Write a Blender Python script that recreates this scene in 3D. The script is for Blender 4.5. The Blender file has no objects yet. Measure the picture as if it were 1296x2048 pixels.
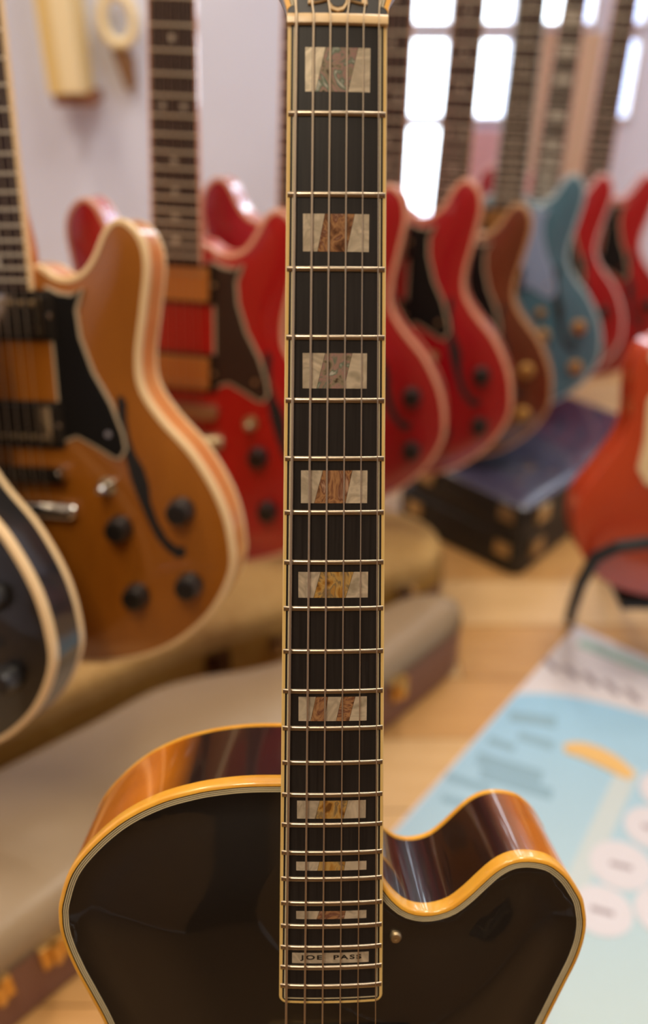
import bpy, bmesh, math, random
from mathutils import Vector, Matrix
from mathutils.geometry import delaunay_2d_cdt
random.seed(7)
sc = bpy.context.scene
COL = sc.collection
RAD = math.radians

# ------------------------------------------------------------------ camera, world, lights, exposure
PITCH = 33.0
cam = bpy.data.cameras.new('camera')
cam.sensor_fit = 'VERTICAL'; cam.sensor_height = 24.0; cam.sensor_width = 24.0
cam.lens = 1700.0 / 2048.0 * 24.0
cam.clip_start = 0.01; cam.clip_end = 60
cam.dof.use_dof = True
cam.dof.focus_distance = 0.406
cam.dof.aperture_fstop = cam.lens / 9.5          # a 9.5 mm wide opening
cam_o = bpy.data.objects.new('camera', cam); COL.objects.link(cam_o)
cam_o.location = (0, 0, 0.9); cam_o.rotation_euler = (RAD(90 - PITCH), 0, 0)
sc.camera = cam_o

world = bpy.data.worlds.new('daylight'); sc.world = world; world.use_nodes = True
bgn = world.node_tree.nodes['Background']
bgn.inputs[0].default_value = (0.86, 0.93, 1.0, 1); bgn.inputs[1].default_value = 7.0

def area(name, loc, size, power, color, rot=(0, 0, 0)):
    l = bpy.data.lights.new(name, 'AREA'); l.shape = 'RECTANGLE'; l.size, l.size_y = size
    l.energy = power; l.color = color
    o = bpy.data.objects.new(name, l); COL.objects.link(o); o.location = loc; o.rotation_euler = rot
    return o
area('ceiling_panel_warm', (-0.9, 1.0, 2.55), (0.25, 1.2), 20, (1.0, 0.80, 0.58))
area('ceiling_panel_mid', (0.35, 1.15, 2.55), (0.25, 1.2), 19, (1.0, 0.90, 0.76))
area('ceiling_panel_right', (1.5, 1.1, 2.55), (0.25, 1.2), 13, (1.0, 0.93, 0.86))
area('ceiling_panel_rear', (-0.25, -0.55, 2.55), (0.25, 1.2), 20, (1.0, 0.84, 0.62))

sc.view_settings.view_transform = 'Standard'; sc.view_settings.look = 'None'
sc.view_settings.gamma = 1.0; sc.view_settings.use_curve_mapping = False
sc.view_settings.exposure = 0.3

# ------------------------------------------------------------------ materials
def srgb(r, g, b):
    f = lambda c: (c / 255 / 12.92) if c / 255 <= 0.04045 else ((c / 255 + 0.055) / 1.055) ** 2.4
    return (f(r), f(g), f(b), 1)
MATS = {}
def mat(name, col, rough=0.5, metal=0.0, coat=0.0, spec=0.5, noise=None, bump=None, coat_rough=0.03):
    """noise=(scale xyz, second colour, amount): grain or mottling; bump=(scale, strength)"""
    if name in MATS: return MATS[name]
    m = bpy.data.materials.new(name); m.use_nodes = True; nt = m.node_tree
    b = nt.nodes['Principled BSDF']
    b.inputs['Base Color'].default_value = col; b.inputs['Roughness'].default_value = rough
    b.inputs['Metallic'].default_value = metal; b.inputs['Coat Weight'].default_value = coat
    b.inputs['Coat Roughness'].default_value = coat_rough; b.inputs['Specular IOR Level'].default_value = spec
    if noise or bump:
        tc = nt.nodes.new('ShaderNodeTexCoord')
    if noise:
        mp = nt.nodes.new('ShaderNodeMapping'); mp.inputs['Scale'].default_value = noise[0]
        nz = nt.nodes.new('ShaderNodeTexNoise'); nz.inputs['Scale'].default_value = 1.0
        nz.inputs['Detail'].default_value = 4.0; nz.inputs['Roughness'].default_value = 0.6
        rp = nt.nodes.new('ShaderNodeValToRGB'); rp.color_ramp.elements[0].position = 0.32; rp.color_ramp.elements[1].position = 0.68
        rp.color_ramp.elements[0].color = col
        c2 = noise[1]; a = noise[2]
        rp.color_ramp.elements[1].color = tuple(col[i] * (1 - a) + c2[i] * a for i in range(3)) + (1,)
        nt.links.new(tc.outputs['Object'], mp.inputs[0]); nt.links.new(mp.outputs[0], nz.inputs['Vector'])
        nt.links.new(nz.outputs['Fac'], rp.inputs[0]); nt.links.new(rp.outputs[0], b.inputs['Base Color'])
    if bump:
        n2 = nt.nodes.new('ShaderNodeTexNoise'); n2.inputs['Scale'].default_value = bump[0]; n2.inputs['Detail'].default_value = 3
        bp = nt.nodes.new('ShaderNodeBump'); bp.inputs['Strength'].default_value = bump[1]; bp.inputs['Distance'].default_value = 0.002
        nt.links.new(tc.outputs['Object'], n2.inputs['Vector']); nt.links.new(n2.outputs['Fac'], bp.inputs['Height'])
        nt.links.new(bp.outputs[0], b.inputs['Normal'])
    MATS[name] = m
    return m

def shell_mat(name, cols, scale, dist, seed, rough=0.18):
    """mother of pearl / abalone: several banded colours swirled by noise"""
    if name in MATS: return MATS[name]
    m = bpy.data.materials.new(name); m.use_nodes = True; nt = m.node_tree; b = nt.nodes['Principled BSDF']
    tc = nt.nodes.new('ShaderNodeTexCoord')
    mp = nt.nodes.new('ShaderNodeMapping'); mp.inputs['Location'].default_value = (seed * 1.7, seed * 0.9, seed * 2.3)
    n1 = nt.nodes.new('ShaderNodeTexNoise'); n1.inputs['Scale'].default_value = scale; n1.inputs['Detail'].default_value = 3
    n1.inputs['Distortion'].default_value = dist
    rp = nt.nodes.new('ShaderNodeValToRGB'); el = rp.color_ramp.elements
    k = len(cols)
    el[0].position = 0.30; el[0].color = cols[0]; el[1].position = 0.70; el[1].color = cols[-1]
    for i in range(1, k - 1):
        e = el.new(0.30 + 0.40 * i / (k - 1)); e.color = cols[i]
    nt.links.new(tc.outputs['Object'], mp.inputs[0]); nt.links.new(mp.outputs[0], n1.inputs['Vector'])
    nt.links.new(n1.outputs['Fac'], rp.inputs[0]); nt.links.new(rp.outputs[0], b.inputs['Base Color'])
    b.inputs['Roughness'].default_value = rough; b.inputs['Metallic'].default_value = 0.25
    b.inputs['Coat Weight'].default_value = 0.6; b.inputs['Coat Roughness'].default_value = 0.08
    MATS[name] = m
    return m

M = {}
M['lacquer_black'] = mat('lacquer_black', srgb(13, 10, 8), 0.35, coat=1.0, coat_rough=0.02)
M['ebony'] = mat('ebony', srgb(26, 23, 22), 0.42, spec=0.35, noise=((900, 900, 25), srgb(44, 39, 36), 0.8))
M['binding_amber'] = mat('binding_amber', srgb(236, 176, 62), 0.3, coat=0.8, noise=((60, 60, 60), srgb(222, 150, 40), 0.7), coat_rough=0.05)
M['binding_cream'] = mat('binding_cream', srgb(232, 200, 128), 0.35, coat=0.4, noise=((80, 80, 30), srgb(224, 184, 100), 0.6), coat_rough=0.1)
M['purfling_white'] = mat('purfling_white', srgb(214, 200, 160), 0.4, coat=0.3)
M['bone'] = mat('bone', srgb(226, 196, 146), 0.4, coat=0.3, noise=((120, 300, 120), srgb(206, 168, 112), 0.6), coat_rough=0.15)
M['fret_metal'] = mat('fret_metal', srgb(172, 158, 138), 0.28, metal=1.0)
M['string_wound'] = mat('string_wound', srgb(206, 188, 160), 0.42, metal=1.0)
M['string_plain'] = mat('string_plain', srgb(212, 194, 164), 0.34, metal=1.0)
M['gold'] = mat('gold', srgb(222, 184, 112), 0.28, metal=1.0)
M['brass_dull'] = mat('brass_dull', srgb(186, 164, 126), 0.38, metal=0.9)
M['chrome'] = mat('chrome', srgb(205, 200, 192), 0.16, metal=1.0)
M['black_plastic'] = mat('black_plastic', srgb(16, 15, 15), 0.35, coat=0.3, coat_rough=0.1)
M['black_rubber'] = mat('black_rubber', srgb(22, 22, 24), 0.6)
M['dark_wood_neck'] = mat('dark_wood_neck', srgb(48, 26, 16), 0.35, coat=0.8)
M['rosewood'] = mat('rosewood', srgb(52, 32, 26), 0.5, spec=0.4, noise=((500, 500, 16), srgb(38, 24, 22), 0.8))
M['inlay_dot'] = shell_mat('inlay_dot', [srgb(176, 166, 150), srgb(200, 190, 175), srgb(160, 150, 135)], 120, 0.5, 3)
M['cream_plastic'] = mat('cream_plastic', srgb(232, 206, 160), 0.45)
M['ivory'] = mat('ivory', srgb(226, 214, 186), 0.4)
pearl = [srgb(166, 154, 130), srgb(214, 200, 174), srgb(182, 168, 144), srgb(224, 208, 180)]
for k in range(3):
    M['pearl%d' % k] = shell_mat('pearl_shell_%s' % 'abc'[k], pearl, 55, 1.6, 5 + 3 * k, 0.28)
ab_grey = [srgb(84, 74, 60), srgb(150, 140, 116), srgb(172, 136, 128), srgb(110, 128, 108), srgb(196, 196, 182)]
ab_copper = [srgb(92, 60, 40), srgb(140, 98, 66), srgb(186, 140, 96), srgb(120, 76, 56), srgb(196, 158, 128)]
ab_amber = [srgb(120, 80, 34), srgb(182, 132, 58), srgb(206, 168, 96), srgb(134, 116, 86), srgb(186, 140, 70)]
M['abalone_grey'] = shell_mat('abalone_grey', ab_grey, 75, 3.0, 2)
M['abalone_copper'] = shell_mat('abalone_copper', ab_copper, 75, 3.4, 8)
M['abalone_amber'] = shell_mat('abalone_amber', ab_amber, 75, 2.6, 11)

def sunburst_side():
    """amber maple that is stained almost black towards the neck joint"""
    m = bpy.data.materials.new('sunburst_side'); m.use_nodes = True; nt = m.node_tree; b = nt.nodes['Principled BSDF']
    tc = nt.nodes.new('ShaderNodeTexCoord'); sp = nt.nodes.new('ShaderNodeSeparateXYZ')
    ab = nt.nodes.new('ShaderNodeMath'); ab.operation = 'MAXIMUM'
    ma = nt.nodes.new('ShaderNodeMath'); ma.operation = 'MULTIPLY'; ma.inputs[1].default_value = 0.78
    mn = nt.nodes.new('ShaderNodeMath'); mn.operation = 'MULTIPLY'; mn.inputs[1].default_value = -1.0
    mr = nt.nodes.new('ShaderNodeMapRange'); mr.inputs[1].default_value = 0.072; mr.inputs[2].default_value = 0.094
    nz = nt.nodes.new('ShaderNodeTexNoise'); nz.inputs['Scale'].default_value = 30; nz.inputs['Detail'].default_value = 4
    mx = nt.nodes.new('ShaderNodeMix'); mx.data_type = 'RGBA'
    mx.inputs[6].default_value = srgb(176, 92, 8); mx.inputs[7].default_value = srgb(230, 136, 24)
    rp = nt.nodes.new('ShaderNodeValToRGB'); el = rp.color_ramp.elements
    el[0].position = 0.0; el[0].color = (0, 0, 0, 1); el[1].position = 1.0; el[1].color = (1, 1, 1, 1)
    m2 = nt.nodes.new('ShaderNodeMix'); m2.data_type = 'RGBA'; m2.inputs[6].default_value = srgb(24, 10, 8)
    nt.links.new(tc.outputs['Object'], sp.inputs[0]); nt.links.new(sp.outputs[0], ma.inputs[0]); nt.links.new(sp.outputs[0], mn.inputs[0]); nt.links.new(ma.outputs[0], ab.inputs[0]); nt.links.new(mn.outputs[0], ab.inputs[1]); nt.links.new(ab.outputs[0], mr.inputs[0])
    nt.links.new(tc.outputs['Object'], nz.inputs['Vector']); nt.links.new(nz.outputs['Fac'], mx.inputs[0])
    nt.links.new(mr.outputs[0], rp.inputs[0]); nt.links.new(rp.outputs[0], m2.inputs[0])
    nt.links.new(mx.outputs[2], m2.inputs[7]); nt.links.new(m2.outputs[2], b.inputs['Base Color'])
    b.inputs['Roughness'].default_value = 0.3; b.inputs['Coat Weight'].default_value = 1.0; b.inputs['Coat Roughness'].default_value = 0.02
    return m
M['sunburst_side'] = sunburst_side()

# ------------------------------------------------------------------ mesh helpers
class MB:
    def __init__(s): s.v = []; s.f = []
    def add(s, vs, fs):
        n = len(s.v); s.v += [tuple(v) for v in vs]; s.f += [tuple(i + n for i in f) for f in fs]; return s
    def box(s, a, b, mtx=None):
        (x0, y0, z0), (x1, y1, z1) = a, b
        vs = [Vector(p) for p in ((x0, y0, z0), (x1, y0, z0), (x1, y1, z0), (x0, y1, z0), (x0, y0, z1), (x1, y0, z1), (x1, y1, z1), (x0, y1, z1))]
        if mtx: vs = [mtx @ v for v in vs]
        return s.add(vs, [(0, 3, 2, 1), (4, 5, 6, 7), (0, 1, 5, 4), (1, 2, 6, 5), (2, 3, 7, 6), (3, 0, 4, 7)])
    def rings(s, rings, closed_ring=True, cap0=True, cap1=True):
        """loft a list of equal-length rings"""
        n = len(rings[0]); vs = [p for r in rings for p in r]; fs = []
        for i in range(len(rings) - 1):
            for j in range(n if closed_ring else n - 1):
                k = (j + 1) % n
                fs.append((i * n + j, i * n + k, (i + 1) * n + k, (i + 1) * n + j))
        if cap0 and closed_ring: fs.append(tuple(reversed(range(n))))
        if cap1 and closed_ring: fs.append(tuple((len(rings) - 1) * n + j for j in range(n)))
        return s.add(vs, fs)
    def tube(s, pts, r, seg=8, cap=True):
        pts = [Vector(p) for p in pts]; rs = r if isinstance(r, (list, tuple)) else [r] * len(pts)
        rings = []; up = None
        for i, p in enumerate(pts):
            a = pts[max(i - 1, 0)]; b = pts[min(i + 1, len(pts) - 1)]; t = (b - a).normalized()
            if up is None:
                up = t.orthogonal().normalized()
            up = (up - t * up.dot(t)).normalized(); w = t.cross(up)
            rings.append([p + (up * math.cos(2 * math.pi * k / seg) + w * math.sin(2 * math.pi * k / seg)) * rs[i] for k in range(seg)])
        return s.rings(rings, True, cap, cap)
    def lathe(s, prof, seg=20, mtx=None):
        """prof: (radius, height) along the local -Y axis (towards the viewer of a guitar)"""
        rings = [[Vector((r * math.cos(2 * math.pi * k / seg), -h, r * math.sin(2 * math.pi * k / seg))) for k in range(seg)] for r, h in prof]
        if mtx: rings = [[mtx @ v for v in r] for r in rings]
        return s.rings(rings)
    def mesh(s, name, smooth=True, angle=35):
        me = bpy.data.meshes.new(name); me.from_pydata(s.v, [], s.f); me.update()
        bm = bmesh.new(); bm.from_mesh(me); bmesh.ops.recalc_face_normals(bm, faces=bm.faces)
        if smooth:
            for f in bm.faces: f.smooth = True
            for e in bm.edges:
                if len(e.link_faces) == 2 and e.calc_face_angle(0) > RAD(angle): e.smooth = False
        bm.to_mesh(me); bm.free()
        return me

def link(name, me, material, parent=None, mtx=None, label=None):
    o = bpy.data.objects.new(name, me); COL.objects.link(o)
    if material is not None:
        if not me.materials: me.materials.append(None)
        o.material_slots[0].link = 'OBJECT'; o.material_slots[0].material = material
    if parent is not None: o.parent = parent
    if mtx is not None: o.matrix_local = mtx
    if label: o['label'] = label
    return o
def empty(name, mtx):
    o = bpy.data.objects.new(name, None); COL.objects.link(o); o.matrix_world = mtx; o.empty_display_size = 0.05
    return o
def tag(o, label, cat=None, group=None, kind=None):
    if label: o['label'] = label
    if cat: o['category'] = cat
    if group: o['group'] = group
    if kind: o['kind'] = kind
    return o
bpy_update = bpy.context.view_layer.update

def spline(pts, n, closed=True):
    """Catmull-Rom through pts, resampled to n equally spaced points"""
    P = [Vector(p) for p in pts]; m = len(P); out = []
    segs = m if closed else m - 1
    for i in range(segs):
        if closed: a, b, c, d = P[i - 1], P[i], P[(i + 1) % m], P[(i + 2) % m]
        else: a, b, c, d = P[max(i - 1, 0)], P[i], P[i + 1], P[min(i + 2, m - 1)]
        for k in range(16):
            t = k / 16
            out.append(0.5 * ((2 * b) + (c - a) * t + (2 * a - 5 * b + 4 * c - d) * t * t + (3 * b - a - 3 * c + d) * t ** 3))
    if not closed: out.append(P[-1])
    if closed: out.append(out[0].copy())
    L = [0.0]
    for i in range(1, len(out)): L.append(L[-1] + (out[i] - out[i - 1]).length)
    res = []; j = 0; cnt = n if closed else n - 1
    for k in range(n):
        s_ = L[-1] * k / cnt
        while j < len(L) - 2 and L[j + 1] < s_: j += 1
        t = (s_ - L[j]) / max(L[j + 1] - L[j], 1e-12)
        res.append(out[j].lerp(out[j + 1], min(max(t, 0), 1)))
    return res
def orient_ccw(p):
    a = sum(p[i - 1].x * p[i].y - p[i].x * p[i - 1].y for i in range(len(p)))
    return p if a > 0 else list(reversed(p))
def offset(p, d):
    """inset (d>0) of a counter-clockwise closed outline"""
    n = len(p); r = []
    for i in range(n):
        t = (p[(i + 1) % n] - p[i - 1]).normalized(); r.append(p[i] + Vector((-t.y, t.x)) * d)
    return r
def inside(pt, poly):
    x, y = pt; c = False; n = len(poly)
    for i in range(n):
        a, b = poly[i - 1], poly[i]
        if (a.y > y) != (b.y > y) and x < (b.x - a.x) * (y - a.y) / (b.y - a.y) + a.x: c = not c
    return c
def edge_dist(pt, poly):
    p = Vector(pt); best = 1e9
    for i in range(len(poly)):
        a, b = poly[i - 1], poly[i]; ab = b - a
        t = max(0, min(1, (p - a).dot(ab) / max(ab.length_squared, 1e-18)))
        best = min(best, (a + ab * t - p).length)
    return best
def filled(poly, step, hfun, y_sign=-1):
    """triangulated plate over an outline; hfun(distance to edge, u, v) = height towards the viewer"""
    xs = [p.x for p in poly]; ys = [p.y for p in poly]; pts = list(poly); n = len(poly)
    i = 0; y = min(ys)
    while y < max(ys):
        x = min(xs) + (step / 2 if i % 2 else 0)
        while x < max(xs):
            if inside((x, y), poly) and edge_dist((x, y), poly) > step * 0.45: pts.append(Vector((x, y)))
            x += step
        y += step * 0.87; i += 1
    vs, es, fs, *_ = delaunay_2d_cdt([Vector((p.x, p.y)) for p in pts], [], [list(range(n))], 1, 1e-7)
    mb = MB(); V3 = []
    for p in vs:
        d = edge_dist(p, poly); V3.append(Vector((p.x, y_sign * hfun(d, p.x, p.y), p.y)))
    mb.add(V3, [tuple(f) for f in fs]); return mb
def prism(poly, h0, h1):
    """flat plate from outline: poly of (u, v); h0/h1 heights towards the viewer (local -Y)"""
    mb = MB(); a = [Vector((p[0], -h0, p[1])) for p in poly]; b = [Vector((p[0], -h1, p[1])) for p in poly]
    n = len(a)
    vs2 = [Vector((p[0], p[1])) for p in poly]
    _, _, tri, *_r = delaunay_2d_cdt(vs2, [], [list(range(n))], 1, 1e-9)
    fs = [tuple(t) for t in tri] + [tuple(i + n for i in reversed(t)) for t in tri]
    fs += [(i, (i + 1) % n, (i + 1) % n + n, i + n) for i in range(n)]
    return mb.add(a + b, fs)
def strip(p, d0, d1, h0, h1):
    """band lying on the face between two insets of an outline"""
    a = offset(p, d0); b = offset(p, d1); mb = MB()
    r = [[Vector((q.x, -h0, q.y)) for q in a], [Vector((q.x, -h1, q.y)) for q in a], [Vector((q.x, -h1, q.y)) for q in b], [Vector((q.x, -h0, q.y)) for q in b]]
    n = len(a); vs = [v for k in r for v in k]; fs = []
    for i in range(4):
        for j in range(n):
            k = (j + 1) % n; i2 = (i + 1) % 4
            fs.append((i * n + j, i * n + k, i2 * n + k, i2 * n + j))
    return mb.add(vs, fs)
def sweep(p, prof):
    """profile (inset, height) swept round an outline; profile is open"""
    mb = MB(); rr = []
    for d, h in prof:
        rr.append([Vector((q.x, -h, q.y)) for q in offset(p, d)])
    return mb.rings(rr, True, False, False)
def mm(l): return [tuple(c * 0.001 for c in p) for p in l]

# ------------------------------------------------------------------ the room
FLOOR_Z = 0.0
X0, X1, Y0, Y1, ZC = -2.2, 2.6, -2.4, 2.1, 2.6
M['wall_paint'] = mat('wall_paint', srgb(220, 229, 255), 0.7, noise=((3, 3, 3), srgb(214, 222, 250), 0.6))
M['wall_tan'] = mat('wall_tan', srgb(168, 128, 80), 0.8, noise=((4, 4, 4), srgb(140, 104, 64), 0.6))
M['ceiling_paint'] = mat('ceiling_paint', srgb(232, 228, 220), 0.8)
M['plank'] = [mat('floor_plank_%s' % n, c, 0.38, spec=0.4, noise=((6, 60, 6), c2, 0.7)) for n, c, c2 in (
    ('honey', srgb(216, 172, 112), srgb(196, 148, 88)), ('tan', srgb(222, 184, 130), srgb(204, 162, 106)), ('oak', srgb(206, 158, 96), srgb(188, 138, 78)))]
M['floor_base'] = mat('floor_base', srgb(120, 84, 48), 0.7)
M['window_frame'] = mat('window_frame', srgb(226, 224, 226), 0.5)
M['pink_panel'] = mat('pink_panel', srgb(216, 178, 192), 0.6)
M['beige_panel'] = mat('beige_panel', srgb(206, 184, 160), 0.6)

def struct(name, me, m, label=None, parent=None):
    o = link(name, me, m, parent); tag(o, label, kind='structure' if parent is None else None); return o
fl = struct('floor', MB().box((X0, Y0, -0.06), (X1, Y1, -0.008)).mesh('floor', False), M['floor_base'], 'wooden plank floor in warm honey tones')
# planks, running along x+y diagonal-free: rows along X
plank_me = MB().box((-0.45, -0.0585, -0.008), (0.45, 0.0585, 0.0)).mesh('plank', False)
row = 0; y = Y0
PW = 0.119
while y < Y1 - 0.01:
    x = X0 - (0.3 * (row % 3))
    while x < X1:
        cx, cy = x + 0.451, y + PW / 2
        if -1.3 < cx < 1.7 and 0.1 < cy < Y1:
            o = link('plank', plank_me, M['plank'][(row * 5 + int((x + 9) * 1.7)) % 3], fl, Matrix.Translation((cx, cy, random.uniform(-0.0006, 0))))
        x += 0.902
    y += PW; row += 1
# the part of the floor behind the camera that the photograph does not show
struct('floor_rear', MB().box((X0, Y0, -0.008), (X1, 0.1, -0.001)).mesh('floor_rear', False), mat('rear_floor_tone', srgb(128, 98, 62), 0.9), 'unseen rear floor, coloured to tone the guitar top reflection')  # floor colour made up to set the tone reflected in the guitar top
struct('ceiling', MB().box((X0, Y0, ZC), (X1, Y1, ZC + 0.08)).mesh('ceiling', False), M['ceiling_paint'], 'plain off-white ceiling')
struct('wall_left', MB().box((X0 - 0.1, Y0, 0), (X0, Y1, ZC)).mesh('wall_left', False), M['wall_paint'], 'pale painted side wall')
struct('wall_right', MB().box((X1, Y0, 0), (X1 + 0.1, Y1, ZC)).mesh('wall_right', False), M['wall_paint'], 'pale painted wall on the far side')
struct('wall_front', MB().box((X0, Y0 - 0.1, 0), (X1, Y0, ZC)).mesh('wall_front', False), M['wall_tan'], 'tan wall behind the viewer')
door_m = mat('dark_slab', srgb(20, 15, 12), 0.6)
dr = struct('reflection_slab', MB().box((-0.44, Y0, 0.0), (-0.03, Y0 + 0.05, 2.05)).mesh('reflection_slab', False), door_m, 'added dark slab behind the viewer, darkens the guitar top reflection')  # added unseen slab, gives the glossy guitar top a dark reflected band
for z0_, z1_ in ((0.15, 0.95), (1.08, 1.9)):
    link('door_panel', MB().box((-0.38, Y0 + 0.05, z0_), (-0.11, Y0 + 0.062, z1_)).mesh('door_panel', False), door_m, dr)
link('door_handle', MB().tube([(-0.07, Y0 + 0.05, 1.0), (-0.07, Y0 + 0.10, 1.0), (-0.16, Y0 + 0.10, 1.0)], 0.01, 8).mesh('door_handle'), M['brass_dull'], dr)
# back wall with window openings (columns in x, rows in z)
XS = [X0, 0.165, 0.275, 0.305, 0.410, 0.440, 0.580, 0.615, 0.690, 0.720, 0.860, X1]
ZS = [0.0, 0.375, 0.586, 0.597, 0.760, 0.782, 1.55, ZC]
holes = {(1, 1), (1, 3), (3, 3), (7, 3), (1, 5), (3, 5), (5, 5), (7, 5), (9, 5)}
mb = MB()
for i in range(len(XS) - 1):
    for k in range(len(ZS) - 1):
        if (i, k) not in holes: mb.box((XS[i], Y1, ZS[k]), (XS[i + 1], Y1 + 0.08, ZS[k + 1]))
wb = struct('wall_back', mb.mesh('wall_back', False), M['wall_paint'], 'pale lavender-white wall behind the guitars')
def glass():
    m = bpy.data.materials.new('window_glass'); m.use_nodes = True; nt = m.node_tree; nt.nodes.clear()
    out = nt.nodes.new('ShaderNodeOutputMaterial'); mx = nt.nodes.new('ShaderNodeMixShader'); mx.inputs[0].default_value = 0.08
    tr = nt.nodes.new('ShaderNodeBsdfTransparent'); tr.inputs[0].default_value = (0.95, 0.98, 1, 1)
    gl = nt.nodes.new('ShaderNodeBsdfGlossy'); gl.inputs['Roughness'].default_value = 0.02
    nt.links.new(tr.outputs[0], mx.inputs[1]); nt.links.new(gl.outputs[0], mx.inputs[2]); nt.links.new(mx.outputs[0], out.inputs[0])
    return m
M['glass'] = glass()
fr = MB()
for (i, k) in sorted(holes):
    x0, x1, z0, z1 = XS[i], XS[i + 1], ZS[k], ZS[k + 1]; t = 0.006
    for a, b in (((x0, z0), (x0 + t, z1)), ((x1 - t, z0), (x1, z1)), ((x0, z0), (x1, z0 + t)), ((x0, z1 - t), (x1, z1))):
        fr.box((a[0], Y1 - 0.008, a[1]), (b[0], Y1 + 0.03, b[1]))
win = struct('window_1', fr.mesh('window_1', False), M['window_frame'], 'white-framed shop window with bright daylight behind the hanging necks')
for (i, k) in sorted(holes):
    link('pane', MB().box((XS[i] + 0.006, Y1 + 0.008, ZS[k] + 0.006), (XS[i + 1] - 0.006, Y1 + 0.012, ZS[k + 1] - 0.006)).mesh('pane', False), M['glass'], win)
link('panel', MB().box((0.300, Y1 - 0.012, 0.30), (0.415, Y1 - 0.001, 0.575)).mesh('panel', False), M['pink_panel'], wb, label='pale pink board below the window')
link('panel', MB().box((0.470, Y1 - 0.012, 0.30), (0.600, Y1 - 0.001, 0.770)).mesh('panel', False), M['beige_panel'], wb, label='beige board beside the window')

# ------------------------------------------------------------------ the guitar in front
def matrix_from(cols, loc):
    m = Matrix.Identity(4)
    for j, c in enumerate(cols):
        for i in range(3): m[i][j] = c[i]
    m.translation = loc
    return m
FR = Matrix(((0.99951574, -0.03072449, 0.00492901, 0), (0.02606555, 0.91319613, 0.40668590, 0), (-0.01699637, -0.40636048, 0.91355475, 0), (0, 0, 0, 1)))
VB = 0.218                                    # bridge height above the lowest point of the body
FO = Vector((0.00266912, 0.15881820, 0.30248188))
G = empty('electric_guitar', Matrix.Translation(FO + FR @ Vector((0, 0, -VB))) @ FR)
tag(G, 'black-topped sunburst archtop guitar with pearl block inlays, sharp in front', 'guitar')
SL = 0.62865
def fv(n): return SL * 2 ** (-n / 12)
def shift(mb, dz=VB):
    mb.v = [(x, y, z + dz) for x, y, z in mb.v]; return mb
def gpart(name, mb, m, parent=None, label=None, smooth=True, angle=35):
    return link(name, shift(mb).mesh(name, smooth, angle), m, parent or G, label=label)

EDGE = 0.016                                  # the top's edge lies 16 mm behind the fretboard surface
out_l = [(-26.1, 278.7), (-42.2, 278.6), (-55.6, 277.4), (-69.1, 275.1), (-87.0, 269.9), (-105.2, 260.5), (-120.8, 247.3), (-133.1, 231.9), (-139.1, 214.7), (-140.0, 205.8), (-139.4, 196.7), (-136.5, 185.8), (-132.1, 173.9), (-126.6, 161.7), (-118.9, 143.9), (-112, 122), (-110, 103), (-114, 82), (-128, 55), (-154, 20), (-182, -22), (-199, -70), (-199, -110), (-180, -158), (-136, -194), (-70, -213)]
out_r = [(70, -213), (136, -194), (180, -158), (199, -110), (199, -70), (182, -22), (154, 20), (126, 57), (111, 84), (107, 103), (109, 120), (116.1, 139.0), (122.1, 153.8), (126.5, 164.4), (131.5, 176.7), (134.4, 188.0), (135.2, 197.3), (134.3, 204.5), (132.6, 211.7), (129.3, 217.7), (125.3, 223.9), (120.3, 229.0), (114.6, 233.0), (107.1, 235.1), (99.6, 235.5), (92.4, 233.9), (85.1, 229.5), (77.9, 222.6), (70.7, 215.2), (63.4, 209.2), (56.1, 206.3), (48.6, 205.6), (41.1, 207.5), (35.6, 211.6), (30.8, 217.2), (26.5, 225.0), (23.5, 240), (21, 262), (12, 275), (-5, 278.5)]
body = orient_ccw(spline([Vector((a * .001, b * .001)) for a, b in out_l + [(0, -218)] + out_r], 420))
def arch(d, u, v):
    t = min(d / 0.062, 1.0); s = t * t * (3 - 2 * t)
    return -EDGE + 0.0095 * s - 0.0012 * math.sin(min(d / 0.02, 1) * math.pi)
gpart('body_top', filled(offset(body, 0.0018), 0.0075, arch), M['lacquer_black'], angle=80)
prof = [(0.0002, -EDGE - 0.0080), (-0.0002, -EDGE - 0.0080), (-0.0003, -EDGE - 0.0014), (0.0000, -EDGE - 0.0004), (0.0006, -EDGE + 0.0001), (0.0019, -EDGE + 0.0003), (0.0019, -EDGE - 0.0010)]
gpart('binding', sweep(body, prof), M['binding_amber'], label='amber-yellow binding round the top edge', angle=50)
DEPTH = 0.075
gpart('rim', sweep(body, [(0, -EDGE - 0.0078), (0, -EDGE - DEPTH + 0.0045)]), M['sunburst_side'], label='glossy sunburst side, dark by the neck and amber outward')
gpart('back_binding', sweep(body, [(0.0002, -EDGE - DEPTH + 0.005), (-0.0003, -EDGE - DEPTH + 0.005), (-0.0003, -EDGE - DEPTH + 0.001), (0.0006, -EDGE - DEPTH), (0.003, -EDGE - DEPTH)]), M['binding_amber'])
back = filled(offset(body, 0.001), 0.02, lambda d, u, v: -EDGE - DEPTH + 0.0005 - 0.012 * (1 - (1 - min(d / 0.09, 1)) ** 2))
gpart('back', back, mat('back_wood', srgb(110, 52, 16), 0.3, coat=1.0, noise=((20, 20, 20), srgb(60, 26, 10), 0.8)), angle=80)
for d in (0.0026, 0.0036, 0.0046):
    gpart('purfling_line', strip(body, d, d + 0.0005, -EDGE - 0.0016, -EDGE + 0.00012), M['purfling_white'])

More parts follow.
